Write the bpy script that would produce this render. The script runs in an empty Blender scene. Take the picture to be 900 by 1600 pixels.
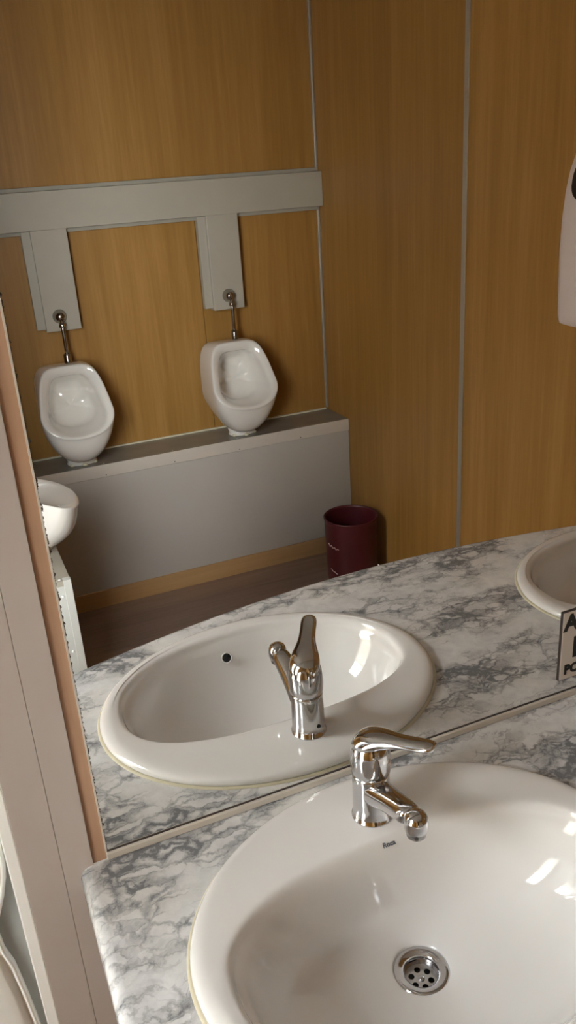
import bpy, bmesh, math, random
from mathutils import Vector, Matrix
random.seed(7)
SC = bpy.context.scene
COL = SC.collection
PI = math.pi

# ------------------------------------------------------------------ main dimensions (metres, floor at z = 0)
H = 0.797          # counter top
XR = 1.455         # right wall
D = 2.374          # back wall at y = -D; the mirror face is y = 0
ZC = 2.34          # ceiling
XO = -1.05         # outer left wall
XP = -0.05         # face of the short wall that carries the third urinal
YP = 1.262         # ... which ends at y = -YP
LZ = 0.5866        # top of the pipe ledge
LT = 0.202         # its depth
SEAM = 1.359       # joint in the right wall at y = -SEAM

# ------------------------------------------------------------------ camera
cd = bpy.data.cameras.new('camera')
cam = bpy.data.objects.new('camera', cd); COL.objects.link(cam)
cam.location = (-0.0627, -0.8393, 0.7916 + H)
cam.rotation_euler = (1.1734, 0.0625, -0.4094)
cd.sensor_fit = 'VERTICAL'; cd.sensor_height = 36.0; cd.lens = 36.0 * 1294.89 / 1600.0
cd.clip_start = 0.01
SC.camera = cam

# ------------------------------------------------------------------ world, daylight, exposure
w = bpy.data.worlds.new('overcast_sky'); SC.world = w; w.use_nodes = True
bg = w.node_tree.nodes['Background']
bg.inputs['Color'].default_value = (0.97, 0.968, 1.0, 1); bg.inputs['Strength'].default_value = 16.5
pl = bpy.data.lights.new('door_glass_portal', 'AREA'); pl.shape = 'RECTANGLE'; pl.size = 0.74; pl.size_y = 1.06
pl.cycles.is_portal = True
po = bpy.data.objects.new('door_glass_portal', pl); COL.objects.link(po)
po.location = (-0.53, 0.05, 1.51); po.rotation_euler = (-PI/2, 0, 0)
WY0, WY1, WZ0, WZ1 = -.80, -.24, .06, 2.10         # tall unseen glazed opening, added in the outer left wall for daylight
p2 = pl.copy(); p2.name = 'side_window_portal'; p2.size = WZ1-WZ0; p2.size_y = WY1-WY0
po2 = bpy.data.objects.new('side_window_portal', p2); COL.objects.link(po2)
po2.location = (XO-.05, (WY0+WY1)/2, (WZ0+WZ1)/2); po2.rotation_euler = (0, -PI/2, 0)
vs = SC.view_settings
vs.view_transform = 'Standard'; vs.look = 'None'; vs.gamma = 1.0; vs.use_curve_mapping = False; vs.exposure = 1.05
SC.cycles.max_bounces = 16; SC.cycles.diffuse_bounces = 8; SC.cycles.glossy_bounces = 6
SC.cycles.use_denoising = True

# ------------------------------------------------------------------ materials
class NT:
    def __init__(s, name):
        s.m = bpy.data.materials.new(name); s.m.use_nodes = True
        s.t = s.m.node_tree; s.b = s.t.nodes['Principled BSDF']
    def n(s, kind, **kw):
        nd = s.t.nodes.new(kind)
        for k, v in kw.items():
            if k in nd.inputs: nd.inputs[k].default_value = v
            else: setattr(nd, k, v)
        return nd
    def l(s, a, b): s.t.links.new(a, b)
    def math(s, op, a, b=None, c=None, clamp=False):
        nd = s.t.nodes.new('ShaderNodeMath'); nd.operation = op; nd.use_clamp = clamp
        for i, v in enumerate((a, b, c)):
            if v is None: continue
            if isinstance(v, (int, float)): nd.inputs[i].default_value = v
            else: s.l(v, nd.inputs[i])
        return nd.outputs[0]
    def mix(s, f, a, b):
        nd = s.t.nodes.new('ShaderNodeMix'); nd.data_type = 'RGBA'
        for i, v in ((0, f), (6, a), (7, b)):
            if isinstance(v, (int, float)): nd.inputs[i].default_value = v
            elif isinstance(v, tuple): nd.inputs[i].default_value = (*v, 1) if len(v) == 3 else v
            else: s.l(v, nd.inputs[i])
        return nd.outputs[2]
    def coords(s, scale=(1,1,1), rot=(0,0,0), loc=(0,0,0)):
        tc = s.t.nodes.new('ShaderNodeTexCoord'); mp = s.t.nodes.new('ShaderNodeMapping')
        s.l(tc.outputs['Object'], mp.inputs[0])
        mp.inputs['Scale'].default_value = scale; mp.inputs['Rotation'].default_value = rot; mp.inputs['Location'].default_value = loc
        return mp.outputs[0]
    def noise(s, v, scale, detail=3, rough=.5, dist=0):
        nd = s.n('ShaderNodeTexNoise', Scale=scale, Detail=detail, Roughness=rough, Distortion=dist); s.l(v, nd.inputs['Vector']); return nd
    def ramp(s, f, stops):
        nd = s.t.nodes.new('ShaderNodeValToRGB'); e = nd.color_ramp.elements
        while len(e) < len(stops): e.new(.5)
        for i, (p, c) in enumerate(stops):
            e[i].position = p; e[i].color = (*c, 1) if isinstance(c, tuple) else (c, c, c, 1)
        s.l(f, nd.inputs[0]); return nd.outputs[0]
    def bump(s, h, strength, dist=.001):
        nd = s.n('ShaderNodeBump', Strength=strength, Distance=dist); s.l(h, nd.inputs['Height']); s.l(nd.outputs[0], s.b.inputs['Normal'])

def simple(name, col, rough=.5, metal=0, spec=.5, var=.04, vscale=30, coat=0, bump=0):
    a = NT(name); v = a.coords()
    n = a.noise(v, vscale, 3)
    d = tuple(max(0, c*(1-var)) for c in col); h = tuple(min(1, c*(1+var)) for c in col)
    a.l(a.mix(n.outputs[0], d, h), a.b.inputs['Base Color'])
    a.b.inputs['Roughness'].default_value = rough; a.b.inputs['Metallic'].default_value = metal
    a.b.inputs['Specular IOR Level'].default_value = spec
    if coat: a.b.inputs['Coat Weight'].default_value = coat; a.b.inputs['Coat Roughness'].default_value = .03
    if bump: a.bump(a.noise(v, 250, 2).outputs[0], bump, .0006)
    return a.m

def wood(name, c1, c2, c3, rough=.42, axis='z', scale=1.0):
    a = NT(name)
    sc = {'z': (1, 1, .05), 'x': (.06, 1, 1)}[axis]
    v = a.coords(tuple(k*scale for k in sc))
    n1 = a.noise(v, 9, 4, .55, 1.2); n2 = a.noise(v, 70, 4, .65); n3 = a.noise(v, 260, 2)
    f = a.math('ADD', a.math('MULTIPLY', n1.outputs[0], .62), a.math('MULTIPLY', n2.outputs[0], .38))
    col = a.ramp(f, [(.30, c1), (.52, c2), (.72, c3)])
    pore = a.math('MULTIPLY', a.math('GREATER_THAN', n3.outputs[0], .66), .16)
    a.l(a.mix(pore, col, c1), a.b.inputs['Base Color'])
    a.b.inputs['Roughness'].default_value = rough; a.b.inputs['Specular IOR Level'].default_value = .35
    a.bump(n2.outputs[0], .12, .0008)
    return a.m

M = {}
M['oak'] = wood('oak_laminate', (.26, .130, .028), (.335, .175, .043), (.42, .232, .070))
M['oak_pale'] = wood('pale_oak_strip', (.42, .25, .11), (.50, .31, .14), (.57, .37, .18), axis='x')
M['pink_wood'] = wood('pinkish_edge_wood', (.32, .185, .115), (.46, .285, .185), (.57, .385, .26), .4)
M['floor'] = wood('dark_floor_laminate', (.22, .150, .118), (.30, .210, .165), (.38, .28, .22), .34, 'x', 1.4)
M['ceramic'] = simple('white_glazed_ceramic', (.80, .785, .765), .06, var=.01, vscale=6, coat=.6)
M['urinal'] = simple('urinal_ceramic', (.74, .71, .66), .09, var=.02, vscale=8, coat=.5)
M['chrome'] = simple('polished_chrome', (.62, .62, .635), .10, 1, var=.02)
M['steel'] = simple('strainer_steel', (.55, .55, .56), .22, 1, var=.05)
M['dull_chrome'] = simple('tarnished_chrome', (.42, .39, .36), .16, 1, var=.10, vscale=90)
M['black'] = simple('black_void', (.012, .011, .011), .6, var=.2)
M['ink'] = simple('black_print', (.012, .011, .010), .5, var=.1)
M['grey_ink'] = simple('grey_print', (.10, .11, .14), .4, var=.1)
M['casing'] = simple('grey_casing_paint', (.40, .37, .305), .45, var=.05, vscale=12, bump=.06)
M['casing_edge'] = simple('grey_casing_edge', (.32, .30, .245), .5, var=.06, vscale=12)
M['ledge_top'] = simple('worn_ledge_top', (.25, .235, .20), .32, var=.22, vscale=14)
M['ledge_panel'] = simple('pale_grey_panel', (.50, .475, .435), .42, var=.03, vscale=5, bump=.05)
M['white_edge'] = simple('cream_edge_strip', (.60, .55, .48), .4, var=.04)
M['pedestal'] = simple('white_sheet_cladding', (.62, .63, .60), .35, var=.04)
M['frame'] = simple('taupe_door_frame', (.47, .415, .385), .33, var=.025, vscale=4, bump=.03)
M['door_white'] = simple('white_door_plastic', (.90, .91, .90), .22, var=.015, vscale=5)
M['door_grey'] = simple('grey_door_panel', (.36, .385, .385), .3, var=.05, vscale=9)
M['alu'] = simple('aluminium_trim', (.40, .37, .32), .38, .55, var=.05)
M['towel'] = simple('dispenser_plastic', (.60, .52, .49), .3, var=.02)
M['smoke'] = simple('smoked_plastic', (.035, .028, .026), .15, var=.1)
M['maroon'] = simple('maroon_plastic', (.085, .012, .016), .38, var=.08, vscale=20)
M['script_ink'] = simple('white_print', (.70, .62, .62), .5)
M['ceiling'] = simple('ceiling_panel_paint', (.70, .68, .63), .7, var=.03, vscale=3)
M['concrete'] = simple('outdoor_concrete', (.38, .37, .35), .9, var=.2, vscale=3)
M['sealant'] = simple('yellowed_sealant', (.62, .57, .42), .5, var=.15, vscale=60)
M['sign'] = simple('white_sign_plastic', (.66, .60, .54), .35, var=.02)
M['shade_nail_dark'] = simple('dark_shadow_line_and_nail', (.06, .045, .04), .5, var=.2, vscale=80)  # dark tone for painted shadow lines and for real nail heads

def marble():
    a = NT('breccia_marble_laminate')
    v = a.coords()
    def disp(vec, nd, amt):
        sub = a.n('ShaderNodeVectorMath', operation='SUBTRACT'); a.l(nd.outputs['Color'], sub.inputs[0]); sub.inputs[1].default_value = (.5, .5, .5)
        sca = a.n('ShaderNodeVectorMath', operation='SCALE'); a.l(sub.outputs[0], sca.inputs[0]); sca.inputs['Scale'].default_value = amt
        add = a.n('ShaderNodeVectorMath', operation='ADD'); a.l(vec, add.inputs[0]); a.l(sca.outputs[0], add.inputs[1]); return add.outputs[0]
    vv = disp(disp(v, a.noise(v, 11, 3, .6), .05), a.noise(v, 60, 3, .65), .016)
    mp = a.t.nodes.new('ShaderNodeMapping'); a.l(vv, mp.inputs[0])
    mp.inputs['Rotation'].default_value = (0, 0, -.75); mp.inputs['Scale'].default_value = (.46, .98, 1)
    P = mp.outputs[0]
    def voro(scale, feat):
        nd = a.n('ShaderNodeTexVoronoi', feature=feat, Scale=scale, Randomness=1.0); a.l(P, nd.inputs['Vector']); return nd
    zone = a.noise(P, 9, 3, .62); zone2 = a.noise(P, 24, 4, .7)
    z = a.math('ADD', a.math('MULTIPLY', zone.outputs[0], .7), a.math('MULTIPLY', zone2.outputs[0], .3))
    zz = a.math('MULTIPLY', a.math('SUBTRACT', z, .46), 7.0, clamp=True)          # 0 clean slabs, 1 crushed vein zones
    ed1 = voro(21, 'DISTANCE_TO_EDGE').outputs['Distance']; ed2 = voro(58, 'DISTANCE_TO_EDGE').outputs['Distance']
    cell = a.t.nodes.new('ShaderNodeSeparateColor'); a.l(voro(58, 'F1').outputs['Color'], cell.inputs[0])
    w1 = a.math('ADD', a.math('MULTIPLY', zz, .16), .004)
    e1 = a.math('SUBTRACT', 1.0, a.math('DIVIDE', ed1, w1), clamp=True)
    w2 = a.math('ADD', a.math('MULTIPLY', zz, .24), .0001)
    e2 = a.math('MULTIPLY', a.math('SUBTRACT', 1.0, a.math('DIVIDE', ed2, w2), clamp=True), zz)
    chip = a.math('MULTIPLY', a.math('MULTIPLY', zz, a.math('GREATER_THAN', cell.outputs[0], .62)), .55)
    fine = a.noise(vv, 170, 4, .75)
    e1 = a.math('MULTIPLY', e1, a.math('ADD', a.math('MULTIPLY', zz, .75), .22))
    e = a.math('MAXIMUM', a.math('MAXIMUM', e1, e2), chip)
    e = a.math('ADD', e, a.math('MULTIPLY', zz, .18))
    e = a.math('MULTIPLY', e, a.math('ADD', a.math('MULTIPLY', fine.outputs[0], 1.5), .2), clamp=True)
    soft = a.noise(vv, 26, 4, .7)
    base = a.ramp(soft.outputs[0], [(.36, (.80, .80, .795)), (.66, (.64, .645, .65))])
    warm = a.noise(v, 6, 2); base = a.mix(a.math('MULTIPLY', a.math('SUBTRACT', warm.outputs[0], .5, clamp=True), 1.6), base, (.72, .68, .58))
    col = a.mix(a.math('MULTIPLY', e, 1.15, clamp=True), base, (.20, .207, .217))
    a.l(col, a.b.inputs['Base Color'])
    a.b.inputs['Roughness'].default_value = .2; a.b.inputs['Specular IOR Level'].default_value = .45
    return a.m
M['marble'] = marble()

def mirror_mat():
    a = NT('mirror_silvering')
    tc = a.t.nodes.new('ShaderNodeTexCoord'); sp = a.t.nodes.new('ShaderNodeSeparateXYZ'); a.l(tc.outputs['Object'], sp.inputs[0])
    n = a.noise(tc.outputs['Object'], 160, 3, .7)
    lim = a.math('MULTIPLY', a.math('SUBTRACT', n.outputs[0], .42), .011)
    worn = a.math('LESS_THAN', sp.outputs[0], lim)             # blackened silvering along the left edge
    a.l(a.mix(worn, (.87, .865, .85), (.10, .075, .06)), a.b.inputs['Base Color'])
    a.l(a.math('SUBTRACT', 1.0, worn), a.b.inputs['Metallic'])
    a.l(a.math('MULTIPLY', worn, .5), a.b.inputs['Roughness'])
    return a.m
M['mirror'] = mirror_mat()

def pane_mat():
    a = NT('clear_door_glass'); t = a.t
    tr = t.nodes.new('ShaderNodeBsdfTransparent'); tr.inputs[0].default_value = (.93, .95, .94, 1)
    gl = t.nodes.new('ShaderNodeBsdfGlossy'); gl.inputs['Roughness'].default_value = .01
    fr = t.nodes.new('ShaderNodeFresnel'); fr.inputs[0].default_value = 1.45
    mx = t.nodes.new('ShaderNodeMixShader'); a.l(fr.outputs[0], mx.inputs[0]); a.l(tr.outputs[0], mx.inputs[1]); a.l(gl.outputs[0], mx.inputs[2])
    a.l(mx.outputs[0], t.nodes['Material Output'].inputs['Surface']); return a.m
M['pane'] = pane_mat()

# ------------------------------------------------------------------ mesh helpers
def link(name, me, mat, parent=None, loc=(0,0,0), rot=(0,0,0)):
    o = bpy.data.objects.new(name, me); COL.objects.link(o)
    if mat is not None and not me.materials: me.materials.append(M[mat])
    o.location = loc; o.rotation_euler = rot
    if parent: o.parent = parent
    return o
def from_bm(name, bm, mat, parent=None, smooth=False, loc=(0,0,0), rot=(0,0,0), fixn=True):
    if fixn: bmesh.ops.recalc_face_normals(bm, faces=bm.faces)
    me = bpy.data.meshes.new(name); bm.to_mesh(me); bm.free()
    if smooth:
        for p in me.polygons: p.use_smooth = True
    return link(name, me, mat, parent, loc, rot)
def add_box(bm, x0, x1, y0, y1, z0, z1, bev=0, seg=2):
    vs_ = [bm.verts.new((x, y, z)) for x in (x0, x1) for y in (y0, y1) for z in (z0, z1)]
    fs = [bm.faces.new([vs_[i] for i in f]) for f in ((0,1,3,2),(4,6,7,5),(0,4,5,1),(2,3,7,6),(0,2,6,4),(1,5,7,3))]
    if bev:
        es = list({e for f in fs for e in f.edges})
        bmesh.ops.bevel(bm, geom=es, offset=bev, segments=seg, affect='EDGES', profile=.5)
def box(name, x0, x1, y0, y1, z0, z1, mat, parent=None, bev=0, seg=2):
    bm = bmesh.new(); add_box(bm, min(x0,x1), max(x0,x1), min(y0,y1), max(y0,y1), min(z0,z1), max(z0,z1), bev, seg)
    return from_bm(name, bm, mat, parent, smooth=False)
def loft(name, rings, mat, parent=None, cap0=False, cap1=False, smooth=True, sub=0, loc=(0,0,0), rot=(0,0,0)):
    bm = bmesh.new(); R = [[bm.verts.new(p) for p in r] for r in rings]; n = len(rings[0])
    for a, b in zip(R, R[1:]):
        for i in range(n): bm.faces.new((a[i], a[(i+1) % n], b[(i+1) % n], b[i]))
    if cap0: bm.faces.new(list(reversed(R[0])))
    if cap1: bm.faces.new(R[-1])
    o = from_bm(name, bm, mat, parent, smooth, loc, rot)
    if sub:
        m = o.modifiers.new('smooth', 'SUBSURF'); m.levels = sub; m.render_levels = sub
    return o
def circle(r, z, n=40, cx=0, cy=0): return [(cx + r*math.cos(2*PI*i/n), cy + r*math.sin(2*PI*i/n), z) for i in range(n)]
def lathe(name, prof, mat, parent=None, n=40, cap0=True, cap1=True, loc=(0,0,0), rot=(0,0,0), smooth=True):
    return loft(name, [circle(r, z, n) for r, z in prof], mat, parent, cap0, cap1, smooth, 0, loc, rot)
def tube_rings(path, rad, n=14):
    P = [Vector(p) for p in path]; out = []; up = Vector((0, 0, 1))
    prev = None
    for i, p in enumerate(P):
        t = (P[min(i+1, len(P)-1)] - P[max(i-1, 0)]).normalized()
        if prev is None:
            a = up if abs(t.z) < .9 else Vector((1, 0, 0)); u = t.cross(a).normalized()
        else:
            u = (prev - t*prev.dot(t)).normalized()
        prev = u; v = t.cross(u); r = rad[i] if isinstance(rad, (list, tuple)) else rad
        out.append([tuple(p + (u*math.cos(2*PI*k/n) + v*math.sin(2*PI*k/n))*r) for k in range(n)])
    return out
def tube(name, path, rad, mat, parent=None, n=14): return loft(name, tube_rings(path, rad, n), mat, parent, True, True)
def fill_loops(bm, loops, z):
    es = []
    for lp in loops:
        vv = [bm.verts.new((x, y, z)) for x, y in lp]
        es += [bm.edges.new((vv[i], vv[(i+1) % len(vv)])) for i in range(len(vv))]
    r = bmesh.ops.triangle_fill(bm, use_beauty=True, use_dissolve=False, edges=es)
    return [g for g in r['geom'] if isinstance(g, bmesh.types.BMFace)]
def plate(name, loops, z0, z1, mat, parent=None, loc=(0,0,0), rot=(0,0,0)):
    """flat plate with holes (loops[1:]), upright sides"""
    bm = bmesh.new(); fill_loops(bm, loops, z0); fill_loops(bm, loops, z1)
    bm.verts.ensure_lookup_table(); n = sum(len(l) for l in loops); off = 0
    for lp in loops:
        for i in range(len(lp)):
            j = (i+1) % len(lp)
            bm.faces.new((bm.verts[off+i], bm.verts[off+j], bm.verts[n+off+j], bm.verts[n+off+i]))
        off += len(lp)
    return from_bm(name, bm, mat, parent, False, loc, rot)
def text(name, s, size, mat, parent, loc, rot, bold=0, ext=.0003, align='CENTER'):
    cu = bpy.data.curves.new(name, 'FONT'); cu.body = s; cu.size = size; cu.extrude = ext; cu.offset = bold
    cu.align_x = align; cu.align_y = 'CENTER'; cu.resolution_u = 3
    o = bpy.data.objects.new('tmp_text', cu); COL.objects.link(o); bpy.context.view_layer.update()
    me = bpy.data.meshes.new_from_object(o.evaluated_get(bpy.context.evaluated_depsgraph_get()))
    bpy.data.objects.remove(o); bpy.data.curves.remove(cu); me.materials.clear(); me.name = name
    return link(name, me, mat, parent, loc, rot)
def thing(name, label, cat, loc=(0,0,0), rz=0, group=None):
    o = bpy.data.objects.new(name, None); COL.objects.link(o); o.location = loc; o.rotation_euler = (0, 0, rz)
    o.empty_display_size = .05
    return tag(o, label, cat, group)
def tag(o, label, cat, group=None, kind=None):
    o['label'] = label; o['category'] = cat
    if group: o['group'] = group
    if kind: o['kind'] = kind
    return o
def struct(o, label, cat): return tag(o, label, cat, kind='structure')
def dup(root, loc, rz, label, parent=None):
    r = root.copy(); COL.objects.link(r); r.location = loc; r.rotation_euler = (0, 0, rz)
    if label: r['label'] = label
    if parent: r.parent = parent
    for ch in list(root.children):
        c = ch.copy(); COL.objects.link(c); c.parent = r
        for g in list(ch.children):
            d = g.copy(); COL.objects.link(d); d.parent = c
    return r

# ------------------------------------------------------------------ the setting
struct(box('floor', XO, XR, -D, .10, -.05, 0, 'floor'), 'dark brown wood-look floor of the washroom', 'floor')
struct(box('ceiling', XO, XR, -D, .10, ZC, ZC+.05, 'ceiling'), 'pale ceiling above the washroom', 'ceiling')
struct(box('ground_outside', -9, 9, -9, 9, -.25, -.15, 'concrete'), 'bare concrete ground outside the glazed door', 'ground')

nc = box('sky_blocker_cabin', -6.6, -4.0, -7, 4, -.15, 2.75, 'casing'); struct(nc, 'grey site cabin added out of view to block low sky light', 'sky blocker')  # unseen cabin, added to keep low sky light off the right wall
box('roof_rail', -6.63, -3.96, -7.03, 4.03, 2.75, 2.87, 'casing_edge', nc, .01, 1)
box('floor_rail', -6.62, -3.97, -7.02, 4.02, -.15, -.02, 'casing_edge', nc, .01, 1)
for y in (-4.6, -2.2, 2.4):
    f = box('window', -3.99, -3.96, y-.45, y+.45, .95, 1.95, 'door_white', nc, .008, 1); box('pane', -3.965, -3.955, y-.39, y+.39, 1.01, 1.89, 'smoke', f)
f = box('door', -3.99, -3.965, -.3, .6, 0, 2.05, 'frame', nc, .008, 1); tube('handle', [(-3.965, .5, 1.0), (-3.91, .5, 1.0), (-3.91, .38, 1.0)], .01, 'chrome', f)
for k in range(36): box('wall_rib', -4.0, -3.982, -6.9+k*.3, -6.8+k*.3, -.02, 2.75, 'casing', nc) if not any(abs(-6.85+k*.3-y) < .56 for y in (-4.6, -2.2, 2.4, .15)) else None
def panelled(name, label, spans, put, slab):
    """a wall: core slab plus laminate boards, each board a child"""
    wl = box(name, *slab, 'oak'); struct(wl, label, 'wall')
    for a, b in spans:
        x0, x1, y0, y1 = put(a, b)
        box('panel', x0, x1, y0, y1, .0, ZC, 'oak', wl, .0008, 1)
    return wl
g = .0009
wb = panelled('wall_back', 'oak laminate wall behind the urinals', [],
              None, (XP-.05, XR+.05, -D-.06, -D-.0055, 0, ZC))
for a, b, z0, z1 in ((XP, .93, 0, 1.5), (.93, XR, 0, 1.5), (XP, XR, 1.5, ZC)): box('panel', a+g, b-g, -D-.006, -D, z0, z1, 'oak', wb, .0008, 1)
wr = panelled('wall_right', 'darker oak laminate wall with a pale vertical joint strip', [(-D, -SEAM), (-SEAM, 0.0)],
              lambda a, b: (XR, XR+.006, a+g, b-g), (XR+.0055, XR+.06, -D-.06, .06, 0, ZC))
box('joint_strip', XR-.003, XR, -SEAM-.011, -SEAM+.011, 0, ZC, 'alu', wr, .001, 1)
struct(box('trim_2', XR-.012, XR, -D, -D+.012, LZ+.008, ZC, 'alu', None, .003, 2), 'thin grey corner strip where the back and right walls meet', 'trim')
wf = box('wall_front', -.019, XR+.05, .0085, .06, 0, ZC, 'oak'); struct(wf, 'oak laminate wall carrying the mirror', 'wall')
box('edge_board', -.019, -.0017, .0005, .0085, H+.0002, ZC, 'pink_wood', wf)
box('side_panel', -1.02, XO-.05, .0085, .06, 0, ZC, 'oak', wf)
box('lintel_panel', -1.02, -.019, .0085, .06, 2.12, ZC, 'oak', wf)
wo = box('wall_outer', XO-.05, XO, -D, WY0, 0, ZC, 'oak'); struct(wo, 'oak laminate wall at the far left of the washroom', 'wall')
box('panel', XO-.05, XO, WY0, WY1, 0, WZ0, 'oak', wo); box('panel', XO-.05, XO, WY0, WY1, WZ1, ZC, 'oak', wo); box('panel', XO-.05, XO, WY1, .06, 0, ZC, 'oak', wo)
wn = box('added_window_1', XO-.045, XO-.041, WY0+.045, WY1-.045, WZ0+.045, WZ1-.045, 'pane'); struct(wn, 'tall white framed side window added out of view at the far left for daylight', 'window')  # unseen window, added to match the daylight on counter and door frame
for y0, y1, z0, z1 in ((WY0, WY1, WZ0, WZ0+.045), (WY0, WY1, WZ1-.045, WZ1), (WY0, WY0+.045, WZ0+.045, WZ1-.045), (WY1-.045, WY1, WZ0+.045, WZ1-.045)):
    box('window_frame', XO-.055, XO+.004, y0, y1, z0, z1, 'door_white', wn, .003, 1)
wl = box('wall_left', XP-.06, XP, -D, -YP, 0, ZC, 'oak'); struct(wl, 'short oak laminate wall behind the third urinal', 'wall')
struct(box('wall_rear', XO, XP-.06, -D-.05, -D, 0, ZC, 'oak'), 'oak laminate wall at the end of the entrance bay', 'wall')

# glazed door left of the mirror
tf = box('trim_1', -.019, -.1015, .006, .06, 0, 2.12, 'frame', None, .0015, 2); struct(tf, 'taupe door frame upright beside the mirror', 'door frame')
box('jamb_strip', -.0192, -.0558, -.002, .007, 0, 2.12, 'frame', tf, .0005, 1)
box('jamb_strip', -.0560, -.1015, -.0022, .007, 0, 2.12, 'frame', tf, .0005, 1)
box('jamb_strip', -.94, -1.02, -.0035, .06, 0, 2.12, 'frame', tf, .002, 2)
box('head_strip', -.1015, -.94, -.0035, .06, 2.05, 2.12, 'frame', tf, .002, 2)
dr = box('door_1', -.116, -.925, .022, .058, .01, .95, 'door_grey'); struct(dr, 'half-glazed white door with a curved raised moulding, left of the mirror', 'door')
box('edge_strip', -.1018, -.1165, .006, .058, .01, 2.05, 'door_white', dr, .002, 2)
box('edge_strip', -.925, -.9395, .006, .058, .01, 2.05, 'door_white', dr, .002, 2)
box('mid_rail', -.1165, -.925, .010, .058, .95, 1.01, 'door_white', dr, .003, 2)
box('top_rail', -.1165, -.925, .010, .058, 2.0, 2.05, 'door_white', dr, .003, 2)
box('stile', -.1165, -.16, .012, .058, 1.01, 2.0, 'door_white', dr, .003, 2)
box('stile', -.895, -.925, .012, .058, 1.01, 2.0, 'door_white', dr, .003, 2)
box('window_pane', -.16, -.895, .034, .038, 1.01, 2.0, 'pane', dr)
hd = box('handle_plate', -.893, -.92, .004, .012, .98, 1.14, 'chrome', dr, .002, 2)
tube('handle_lever', [(-.906, .006, 1.06), (-.906, -.04, 1.06), (-.89, -.046, 1.06), (-.79, -.046, 1.06)], .009, 'chrome', hd)
edge = [(-.128,.915),(-.120,.895),(-.1165,.875),(-.1165,.853),(-.1175,.829),(-.1205,.809),(-.128,.782),(-.139,.751),(-.1445,.724),(-.143,.698),(-.136,.668),(-.130,.612),(-.1255,.554),(-.122,.48),(-.121,.40),(-.124,.30),(-.132,.20),(-.146,.12)]
xm = -.5205
outl = edge + [(2*xm - x, z) for x, z in reversed(edge)]
cen = Vector((xm, .5))
def inset(pts, dist):
    out = []; n = len(pts)
    for i in range(n):
        a, b = Vector(pts[i-1]), Vector(pts[(i+1) % n]); t = (b-a).normalized(); nn = Vector((t.y, -t.x))
        if (cen - Vector(pts[i])).dot(nn) < 0: nn = -nn
        q = Vector(pts[i]) + nn*dist; out.append((q.x, q.y))
    return out
rg = []
for dd, yy in ((0, .022), (.0005, .015), (.003, .012), (.006, .013), (.008, .0165), (.010, .0165), (.013, .011), (.018, .0095), (.03, .0095)):
    rg.append([(x, yy, z) for x, z in inset(outl, dd)])
loft('raised_moulding', rg, 'door_white', dr, False, True, smooth=True)

# ------------------------------------------------------------------ mirror
MW = 1.40; MZ = 1.86
mi = thing('mirror', 'large frameless wall mirror above the marble counter', 'mirror', (0, 0, H+.0005))
bm = bmesh.new(); add_box(bm, 0, MW-.004, 0, .006, .012, MZ-H)
from_bm('mirror_glass', bm, 'mirror', mi)
box('bottom_rail', -.0015, MW, -.0045, .008, 0, .0105, 'white_edge', mi, .001, 1)
box('shadow_line', 0, MW-.004, -.0008, .006, .0105, .0125, 'shade_nail_dark', mi)  # dark strip painted in for the shadow line above the rail
box('bevel_edge', -.0022, 0, -.0012, .008, .0105, MZ-H, 'white_edge', mi)

# ------------------------------------------------------------------ counter
SINKS = ((.3215, -.24), (1.14, -.24))
SA, SB = .28, .221
def front(x): return -(.554 - .225*(x-.70)**2)
def ctr_outline(ins):
    x0, x1 = -.037 + ins, XR - .001
    pts = [(x1, .0075), (x0 + .012, .0075), (x0, -.004)]
    r = .03
    yf = front(x0) + ins
    pts += [(x0, -.1), (x0, -.2), (x0, -.3), (x0, yf + r)]
    for k in range(1, 6):
        an = PI + k*PI/12; pts.append((x0 + r + r*math.cos(an), yf + r + r*math.sin(an) - .000))
    n = 40
    for k in range(n+1):
        x = x0 + r + (x1 - x0 - r)*k/n; pts.append((x, front(x) + ins))
    return pts
holes = [[(cx + (SA-.012)*math.cos(2*PI*i/64), cy + (SB-.012)*math.sin(2*PI*i/64)) for i in range(64)] for cx, cy in SINKS]
bm = bmesh.new()
prof = [(.0, -.040), (.0, -.013), (.0015, -.0075), (.005, -.0028), (.010, -.0006), (.0145, 0)]
rings = []
for ins, z in prof: rings.append([(x, y, z) for x, y in ctr_outline(ins)])
R_ = [[bm.verts.new(p) for p in r] for r in rings]; n = len(rings[0])
for a, b in zip(R_, R_[1:]):
    for i in range(n): bm.faces.new((a[i], a[(i+1) % n], b[(i+1) % n], b[i]))
for f in bm.faces: f.smooth = True
fill_loops(bm, [ctr_outline(.0145)] + holes, 0); fill_loops(bm, [ctr_outline(0)] + holes, -.040)
for h in holes:
    lo = [bm.verts.new((x, y, -.04)) for x, y in h]; hi = [bm.verts.new((x, y, 0)) for x, y in h]
    for i in range(64): bm.faces.new((lo[i], lo[(i+1) % 64], hi[(i+1) % 64], hi[i]))
bmesh.ops.remove_doubles(bm, verts=bm.verts, dist=1e-5)
ct = from_bm('countertop', bm, 'marble', None, False, (0, 0, H)); 
for p in ct.data.polygons: p.use_smooth = abs(p.normal.z) < .995
tag(ct, 'white and grey marble-look counter with a bowed front edge', 'countertop')

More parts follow.
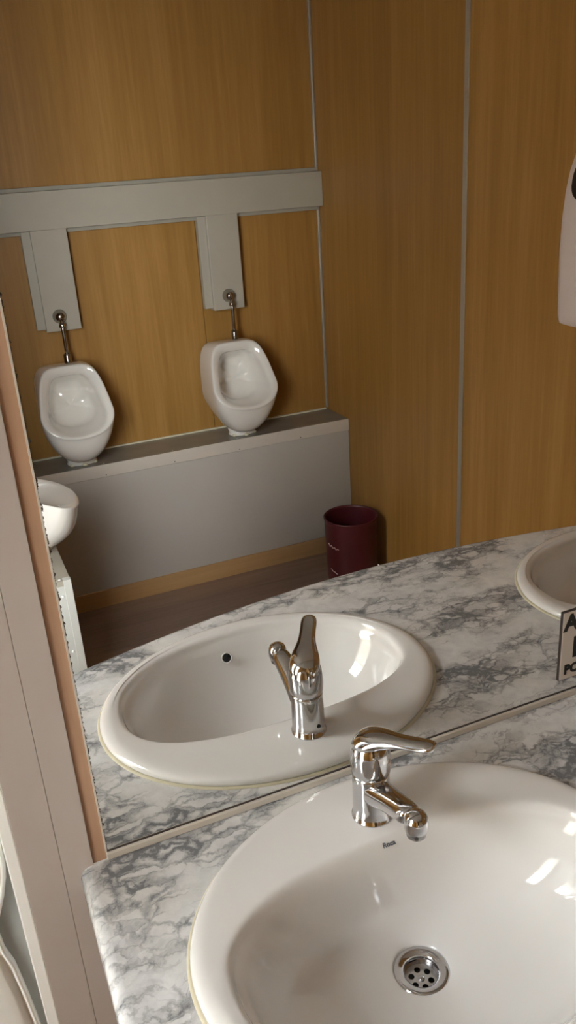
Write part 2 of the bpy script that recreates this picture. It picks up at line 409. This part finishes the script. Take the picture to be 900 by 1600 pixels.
# ------------------------------------------------------------------ washbasins
def sgnp(v, e): return math.copysign(abs(v)**e, v)
NB = 96
def ell(ins, z): return [((SA-ins)*math.cos(2*PI*i/NB), (SB-ins)*math.sin(2*PI*i/NB), z) for i in range(NB)]
def bowl(off, z, k=1.0):
    out = []
    for i in range(NB):
        t = 2*PI*i/NB; c, s = math.cos(t), math.sin(t)
        up = s > 0; nexp = 2.5 if up else 2.15
        ax, by = .243 + off, (.122 if up else .168) + off
        x, y = ax*sgnp(c, 2/nexp), by*sgnp(s, 2/nexp)
        q = (1-k)
        rc = .036; bl = max(0, (q-.35)/.65)**1.3
        ky = k**.55 if up else k
        x2, y2 = x*k*(1-bl) + rc*c*bl, y*ky*(1-bl) + rc*s*bl
        out.append((x2, y2 - .02 + .039*min(1, q*1.15), z))
    return out
def lerp(a, b, t): return [tuple(p*(1-t)+q*t for p, q in zip(u, v)) for u, v in zip(a, b)]
def make_basin(loc, label):
    b = thing('washbasin', label, 'washbasin', loc, 0, 'oval washbasins set into the counter')
    r = [ell(.020, -.030), ell(.0125, .0002), ell(.002, .0004), ell(.0, .004), ell(.0008, .0085), ell(.004, .012), ell(.009, .0142), ell(.016, .0152)]
    r += [lerp(ell(.018, .0152), bowl(.008, .0140), t) for t in (.3, .6, .85)]
    r += [bowl(.008, .0138), bowl(.004, .0132), bowl(.0008, .0118), bowl(-.0018, .0088), bowl(-.0036, .0045), bowl(-.0048, -.001)]
    for k, z in ((.965,-.009), (.945,-.021), (.915,-.037), (.87,-.056), (.80,-.077), (.70,-.096), (.57,-.1095), (.43,-.1175), (.30,-.1225), (.18,-.1262), (.08,-.1285), (0,-.130)):
        r.append(bowl(-.005, z, k))
    dy = .019
    r.append([(.030*math.cos(2*PI*i/NB), dy + .030*math.sin(2*PI*i/NB), -.131) for i in range(NB)])
    r.append([(.028*math.cos(2*PI*i/NB), dy + .028*math.sin(2*PI*i/NB), -.16) for i in range(NB)])
    loft('bowl', r, 'ceramic', b, False, False, True, 1)
    loft('sealant_bead', [ell(-.0035, .0003), ell(-.003, .0016), ell(-.0006, .0026), ell(.002, .002)], 'sealant', b)
    fl = loft('drain_flange', [circle(rr, z, 48) for rr, z in ((.0345,-.1302), (.0345,-.1288), (.0325,-.1276), (.0285,-.1280), (.0235,-.1296), (.0215,-.1312), (.0208,-.136), (.0208,-.152))], 'chrome', b, loc=(0, dy, 0))
    outer = [(p[0], p[1]) for p in circle(.0207, 0, 32)]
    hl = [outer] + [[(p[0], p[1]) for p in circle(.0039, 0, 14, .0122*math.cos(PI/3*k+.4), .0122*math.sin(PI/3*k+.4))] for k in range(6)]
    plate('drain_strainer', hl, -.1448, -.1432, 'steel', b, (0, dy, 0))
    lathe('strainer_screw', [(.0042,-.1435), (.0042,-.1422), (.003,-.1412), (.0008,-.1408)], 'chrome', b, 18, loc=(0, dy, 0))
    lathe('drain_pit', [(.0205,-.158), (.0205,-.151)], 'black', b, 24, True, False, (0, dy, 0))
    # overflow opening in the front wall of the bowl, and the maker's mark under the tap
    ov = loft('overflow_ring', [circle(rr, z, 28) for rr, z in ((.0105, -.001), (.0102, .0012), (.0088, .0016), (.0078, .0004), (.0078, -.008))], 'ceramic', b, loc=(-.022, -.1640, -.026), rot=(-1.12, 0, 0))
    lathe('overflow_opening', [(.0078, 0), (.0078, .0008)], 'black', ov, 24)
    text('maker_mark', 'Roca', .0088, 'grey_ink', b, (.002, .0973, .0035), (.98, 0, 0), .0002)
    return b
basin = make_basin((SINKS[0][0], SINKS[0][1], H), 'white oval washbasin in the foreground with chrome drain and tap')
basin2 = dup(basin, (SINKS[1][0], SINKS[1][1], H), 0, 'white oval washbasin at the right end of the counter, behind the sign')

# ------------------------------------------------------------------ taps
def sect(cx, w, h, cz, n=20, e=2.4):
    out = []
    for i in range(n):
        t = 2*PI*i/n; out.append((sgnp(math.cos(t), 2/e)*w, -cx, cz + sgnp(math.sin(t), 2/e)*h))
    return out
def make_tap(loc, label):
    t = thing('mixer_tap', label, 'tap', loc, 0, 'chrome mixer taps on the washbasins')
    bd = lathe('body', [(.0262,0), (.0262,.0018), (.0246,.003), (.0243,.02), (.0240,.045), (.0236,.0600), (.0238,.0665), (.0228,.0685)], 'chrome', t, 48)
    lathe('back_hole', [(.0031, 0), (.0031, .0016)], 'black', bd, 16, loc=(.006, .0230, .0195), rot=(-PI/2, 0, 0))
    sp = loft('spout', [sect(*a) for a in ((.004,.0200,.0180,.0430), (.018,.0196,.0172,.0465), (.032,.0184,.0156,.0520), (.048,.0170,.0142,.0590), (.066,.0160,.0132,.0660), (.084,.0152,.0128,.0720), (.100,.0144,.0124,.0760))], 'chrome', t, True, True, True, 1)
    nz = lathe('spout_head', [(.0126,-.0130), (.0140,-.008), (.0146,-.001), (.0138,.0055), (.0114,.0102), (.0070,.0132), (.002,.0143)], 'chrome', t, 32, loc=(0, -.108, .0765))
    lathe('aerator', [(.0108,-.0195), (.0114,-.0187), (.0114,-.0130), (.0125,-.0122)], 'steel', nz, 32)
    # the lever and cartridge cap turn together, 30 degrees to the right
    cap = lathe('lever_cap', [(.0226,.0685), (.0246,.0705), (.0256,.080), (.0258,.092), (.0252,.101), (.0236,.1085), (.0200,.1150), (.0140,.1200), (.006,.1225), (.001,.123)], 'chrome', t, 48, rot=(0, 0, math.radians(30)))
    loft('lever', [sect(*a, 24, 2.2) for a in ((-.0215,.0085,.0085,.1000), (-.0200,.0150,.0125,.1055), (-.013,.0205,.0150,.1110), (-.002,.0232,.0150,.1150), (.010,.0215,.0130,.1195), (.022,.0175,.0100,.1245), (.036,.0135,.0072,.1290), (.052,.0122,.0066,.1330), (.068,.0124,.0064,.1368), (.080,.0124,.0062,.1392), (.0865,.0104,.0054,.1405), (.0895,.0058,.0034,.1412))], 'chrome', cap, True, True, True, 1)
    lathe('indicator_button', [(.0036, 0), (.0036, .0012), (.0028, .0018)], 'sign', cap, 18, loc=(0, -.0250, .0935), rot=(PI/2, 0, 0))
    return t
tap = make_tap((.3247, -.097, H+.0148), 'chrome single-lever mixer tap on the foreground washbasin')
dup(tap, (1.143, -.097, H+.0148), 0, 'chrome single-lever mixer tap on the washbasin at the right end')

# ------------------------------------------------------------------ sign on the mirror
sg = thing('notice_sign', 'small white sign with black lettering stuck low on the mirror', 'sign', (.7025, -.0002, H+.036))
bm = bmesh.new(); add_box(bm, 0, .108, -.003, 0, 0, .118, .0006, 1)
from_bm('plate', bm, 'sign', sg)
box('edge_shadow_band', -.0007, .1087, -.0024, -.0001, -.0004, .1187, 'shade_nail_dark', sg)  # dark rim: plate edge with its shadow put into the colour
RX = (PI/2, 0, 0)
text('lettering', 'AGUA', .0370, 'ink', sg, (.0545, -.0034, .0985), RX, .0017)
box('black_block', .0225, .0855, -.0036, -.0028, .036, .0725, 'ink', sg)
text('lettering', 'NO', .030, 'sign', sg, (.054, -.0040, .0545), RX, .0011)
text('lettering', 'POTABLE', .0222, 'ink', sg, (.0540, -.0034, .0165), RX, .0011)

# ------------------------------------------------------------------ grey pipe casing on the back wall
YB = -D
cs = thing('pipe_casing', 'grey boxed pipe casing with two drops above the urinals', 'pipe casing', (0, 0, 0))
CX = (.376, 1.025)
box('crossbar', XP, XR-.001, YB+.0005, YB+.045, 1.428, 1.556, 'casing', cs, .002, 2)
box('backing_board', XP, XR-.0125, YB+.0004, YB+.020, 1.414, 1.570, 'casing_edge', cs, .001, 1)
for cx in CX:
    box('drop', cx-.0635, cx+.0635, YB+.0006, YB+.047, 1.075, 1.429, 'casing', cs, .002, 2)
    box('drop_flange', cx-.094, cx-.06, YB+.0005, YB+.030, 1.083, 1.427, 'casing', cs, .0015, 1)

# ------------------------------------------------------------------ pipe ledge under the urinals
def ledge_label(): pass
ld = thing('pipe_ledge', 'long grey boxed-in ledge along the back wall under two urinals', 'ledge', (0, 0, 0))
yf = YB + LT
box('top_board', XP, XR-.001, YB+.0005, yf-.004, LZ-.018, LZ, 'ledge_top', ld)
box('edge_strip', XP, XR-.001, yf-.004, yf, LZ-.048, LZ+.0012, 'white_edge', ld, .001, 1)
box('front_panel', XP, XR-.001, yf-.022, yf-.005, .0, LZ-.018, 'ledge_panel', ld)
box('rear_bead', XP, XR-.012, YB+.0005, YB+.008, LZ, LZ+.006, 'sealant', ld)
for k in range(5):
    bx_ = .15 + k*.27
    lathe('screw_cap', [(.0032, 0), (.0028, .0012), (.001, .0016)], 'white_edge', ld, 12, loc=(bx_, yf-.018, LZ))
    lathe('nail', [(.0022, 0), (.0022, .0008)], 'shade_nail_dark', ld, 10, loc=(bx_ - .0, yf+.0002, LZ-.040), rot=(-PI/2, 0, 0))
bb = box('baseboard_back', XP, XR-.001, yf-.005, yf+.004, 0, .072, 'oak_pale'); struct(bb, 'pale oak baseboard along the foot of the ledge', 'baseboard')

pd = thing('pipe_ledge', 'short white-clad ledge end with screw heads beside the mirror edge, below the third urinal', 'ledge', (0, 0, 0))
PX = .135
box('top_board', XP+.001, PX, yf+.005, -YP, LZ-.016, LZ, 'casing', pd, .001, 1)
box('end_panel', XP+.001, PX-.001, -YP-.012, -YP-.0005, 0, LZ-.016, 'pedestal', pd, .001, 1)
box('side_panel', PX-.014, PX-.002, yf+.005, -YP-.012, 0, LZ-.016, 'ledge_panel', pd)
box('corner_angle', PX-.020, PX+.0012, -YP-.02, -YP+.001, 0, LZ+.001, 'pedestal', pd, .0008, 1)
for k, z in enumerate((LZ-.045, LZ-.22)):
    lathe('screw_head', [(.0042, 0), (.0036, .0015), (.001, .0022)], 'door_white', pd, 14, loc=(PX-.028, -YP+.0003, z), rot=(-PI/2, 0, 0))
lathe('screw_head', [(.0042, 0), (.0036, .0015), (.001, .0022)], 'door_white', pd, 14, loc=(PX-.028, -YP-.012, LZ))

# ------------------------------------------------------------------ urinals (local: wall at y = 0, front towards +y, z from ledge top)
NU = 72
def rim_loop(sx, top, bot, dtop, dbot, wtop, wmax, grow=0.0):
    """slanted rim outline: flat rounded top, widening, round bottom"""
    out = []
    for i in range(NU):
        t = 2*PI*i/NU; c, s = math.cos(t), math.sin(t)
        if s >= 0:
            e = 5.5; x = sgnp(c, 2/e); v = abs(s)**(2/e)
        else:
            e = 2.25; x = sgnp(c, 2/e); v = -abs(s)**(2/e)
        zm_ = bot + (top-bot)*.36
        z = zm_ + v*(top - zm_ if v > 0 else zm_ - bot)
        f = (z - zm_)/(top - zm_) if z > zm_ else 0
        wd = wmax*(1-f**1.15) + wtop*f**1.15
        u = (z - bot)/(top - bot); y = dbot + (dtop - dbot)*u
        out.append((x*wd*sx, y, z))
    return out
def make_urinal(label, loc, rz, top=.376, bot=.130, dt=.132, db=.265):
    u = thing('urinal', label, 'urinal', loc, rz, 'white ceramic urinals')
    ztop = top - .011
    back = [(x, .0008, z) for x, y, z in rim_loop(1, ztop, .040, 0, 0, .116, .122)]
    back = [(x*(1 if z > .16 else .70+.30*((z-.040)/.12)), y, z) for x, y, z in back]
    rim = rim_loop(1, top, bot, dt, db, .100, .133)
    ctrl = []
    for (x, y, z) in rim:
        b = max(0, (bot + .10 - z)/.10)                      # 1 at the lip
        ctrl.append((x*(1.04 - .10*b), y*(.62) + .085*b, z + .004 - .178*b))
    rings = []
    for k in range(11):
        t = k/10
        rings.append([tuple((1-t)**2*p[j] + 2*t*(1-t)*q[j] + t*t*r[j] for j in range(3)) for p, q, r in zip(back, ctrl, rim)])
    def shrink(dx, dt_, db_, dep, wt, wm):
        return rim_loop(1, top-dt_, bot+db_, dt+dep, db+dep, wt, wm)
    rings.append(shrink(0, .004, .003, .004, .097, .130))
    rings.append(shrink(0, .012, .006, .005, .092, .124))
    rings.append(shrink(0, .030, .012, .002, .076, .108))
    rings.append(shrink(0, .038, .016, -.006, .070, .102))
    rings.append([(x*.97, y-.030, z) for x, y, z in shrink(0, .042, .018, -.006, .068, .100)])
    zmid = bot + (top-bot)*.36
    inner = shrink(0, .046, .022, -.006, .064, .096)
    for sc_, dy_, dz_ in ((.92, .070, -.004), (.85, .105, -.012), (.74, .135, -.022)):
        rings.append([(x*sc_, max(.035 + .02*(1-sc_), y - dy_*(1.0 if z < zmid+.03 else .72)), (z-zmid)*sc_ + zmid + dz_*(1 if z > zmid else .8)) for x, y, z in inner])
    last = rings[-1]; cx_ = Vector((0, sum(p[1] for p in last)/NU - .006, sum(p[2] for p in last)/NU))
    for f in (.6, .25): rings.append([tuple(Vector(p)*f + cx_*(1-f)) for p in last])
    loft('bowl', rings, 'urinal', u, True, True, True, 1)
    loft('foot', [[(rx*math.cos(2*PI*i/28), .125 + ry*math.sin(2*PI*i/28), z) for i in range(28)] for rx, ry, z in ((.056,.040,.0008), (.058,.042,.006), (.054,.040,.014), (.060,.05,.032))], 'urinal', u, True, True)
    random.seed(int(loc[0]*1000))
    for k in range(3):
        an = .5 + k*1.0; lathe('putty_lump', [(.011,0), (.012,.004), (.007,.009), (.002,.011)], 'sealant', u, 12, loc=(.050*math.cos(an), .125+.038*math.sin(an), .0006))
    return u
U1 = make_urinal('white urinal on the back ledge nearest the mirror edge', (.350, YB, LZ), 0)
U2 = dup(U1, (1.004, YB, LZ), 0, 'white urinal on the back ledge nearest the maroon bin')
U3 = make_urinal('white ceramic bowl urinal cut off by the mirror edge, on the short ledge', (XP+.0005, -1.50, LZ), -PI/2, .225, .138, .07, .265)

def make_valve(label, x):
    v = thing('flush_pipe', label, 'flush pipe', (x, YB, 0), 0, 'chrome flush pipes above the urinals')
    rs = lathe('valve_rose', [(.0255,0), (.0255,.004), (.022,.009), (.019,.018), (.0165,.026), (.010,.031), (.002,.033)], 'dull_chrome', v, 32, loc=(0, .0475, 1.128), rot=(-PI/2, 0, 0))
    y = .080
    tube('pipe', [(0,.062,1.122), (0,.072,1.116), (0,.080,1.104), (0,.081,1.08), (0,.080,1.03), (0,.079,.955)], .0072, 'dull_chrome', v)
    lathe('valve_neck', [(.0115,0), (.0125,.006), (.0115,.016)], 'dull_chrome', v, 24, loc=(0, .080, 1.092))
    lathe('collar', [(.0185,.9535), (.0185,.957), (.0145,.961), (.0145,.990), (.0125,.996), (.0080,.998)], 'dull_chrome', v, 28, loc=(0, .079, 0))
    return v
make_valve('chrome flush pipe on the grey drop nearest the mirror edge', .366)
make_valve('chrome flush pipe on the grey drop nearest the room corner', 1.024)

# ------------------------------------------------------------------ bin
BC = (1.318, -1.914); BR = .108; BH = .272
bn = thing('waste_bin', 'maroon plastic waste bin in the corner by the ledge', 'bin', (*BC, 0))
lathe('bucket', [(.100,.0004), (.103,.004), (.104,.02), (BR-.001,.25), (BR,.262), (BR+.002,.265), (BR+.002,.270), (BR,BH), (BR-.003,BH-.001), (BR-.004,.262), (.100,.02), (.098,.006)], 'maroon', bn, 56)
def squiggle(name, z0, a0, a1, amp, turns, th):
    pts = []
    for k in range(41):
        f = k/40; an = a0 + (a1-a0)*f; r = .1075 - (0.25 - z0)*.0165 + .0012
        z = z0 + amp*math.sin(f*turns*2*PI)*(1 - .5*f) - .012*f
        pts.append((r*math.cos(an), r*math.sin(an), z))
    tube(name, pts, th, 'script_ink', bn, 6)
aim = math.atan2(.98, -.55)
squiggle('script_mark', .172, math.radians(177), math.radians(146), .0045, 3.5, .0016)
squiggle('script_mark', .062, math.radians(172), math.radians(152), .002, 2, .0012)

# ------------------------------------------------------------------ towel dispenser on the right wall
td = thing('towel_dispenser', 'white paper towel dispenser with a dark window on the right wall', 'dispenser', (XR, -.688, 1.18))
def disp_ring(hw, xo, z, n=32, e=5.0):
    out = []
    for i in range(n):
        t = 2*PI*i/n; out.append((-xo/2 + sgnp(math.cos(t), 2/e)*xo/2, sgnp(math.sin(t), 2/e)*hw, z))
    return out
loft('housing', [disp_ring(*a) for a in ((.134,.090,0), (.1385,.098,.003), (.141,.103,.02), (.143,.106,.09), (.1435,.108,.17), (.142,.107,.25), (.139,.103,.31), (.134,.097,.355), (.125,.089,.392), (.110,.078,.415), (.088,.062,.428))], 'towel', td, True, True, True, 0, loc=(-.0005, 0, 0))
win = [(.101*sgnp(math.cos(2*PI*i/32), .55), .052*sgnp(math.sin(2*PI*i/32), .8)) for i in range(32)]
rings = []
for sc_, dx in ((1.0, -.006), (1.0, .002), (.96, .004)):
    rings.append([(-(.1040 - max(0, (zz+.335)-.30)*.16) - dx, yy*sc_, .335 + zz*sc_) for yy, zz in win])
loft('view_window', rings, 'smoke', td, True, True, False)
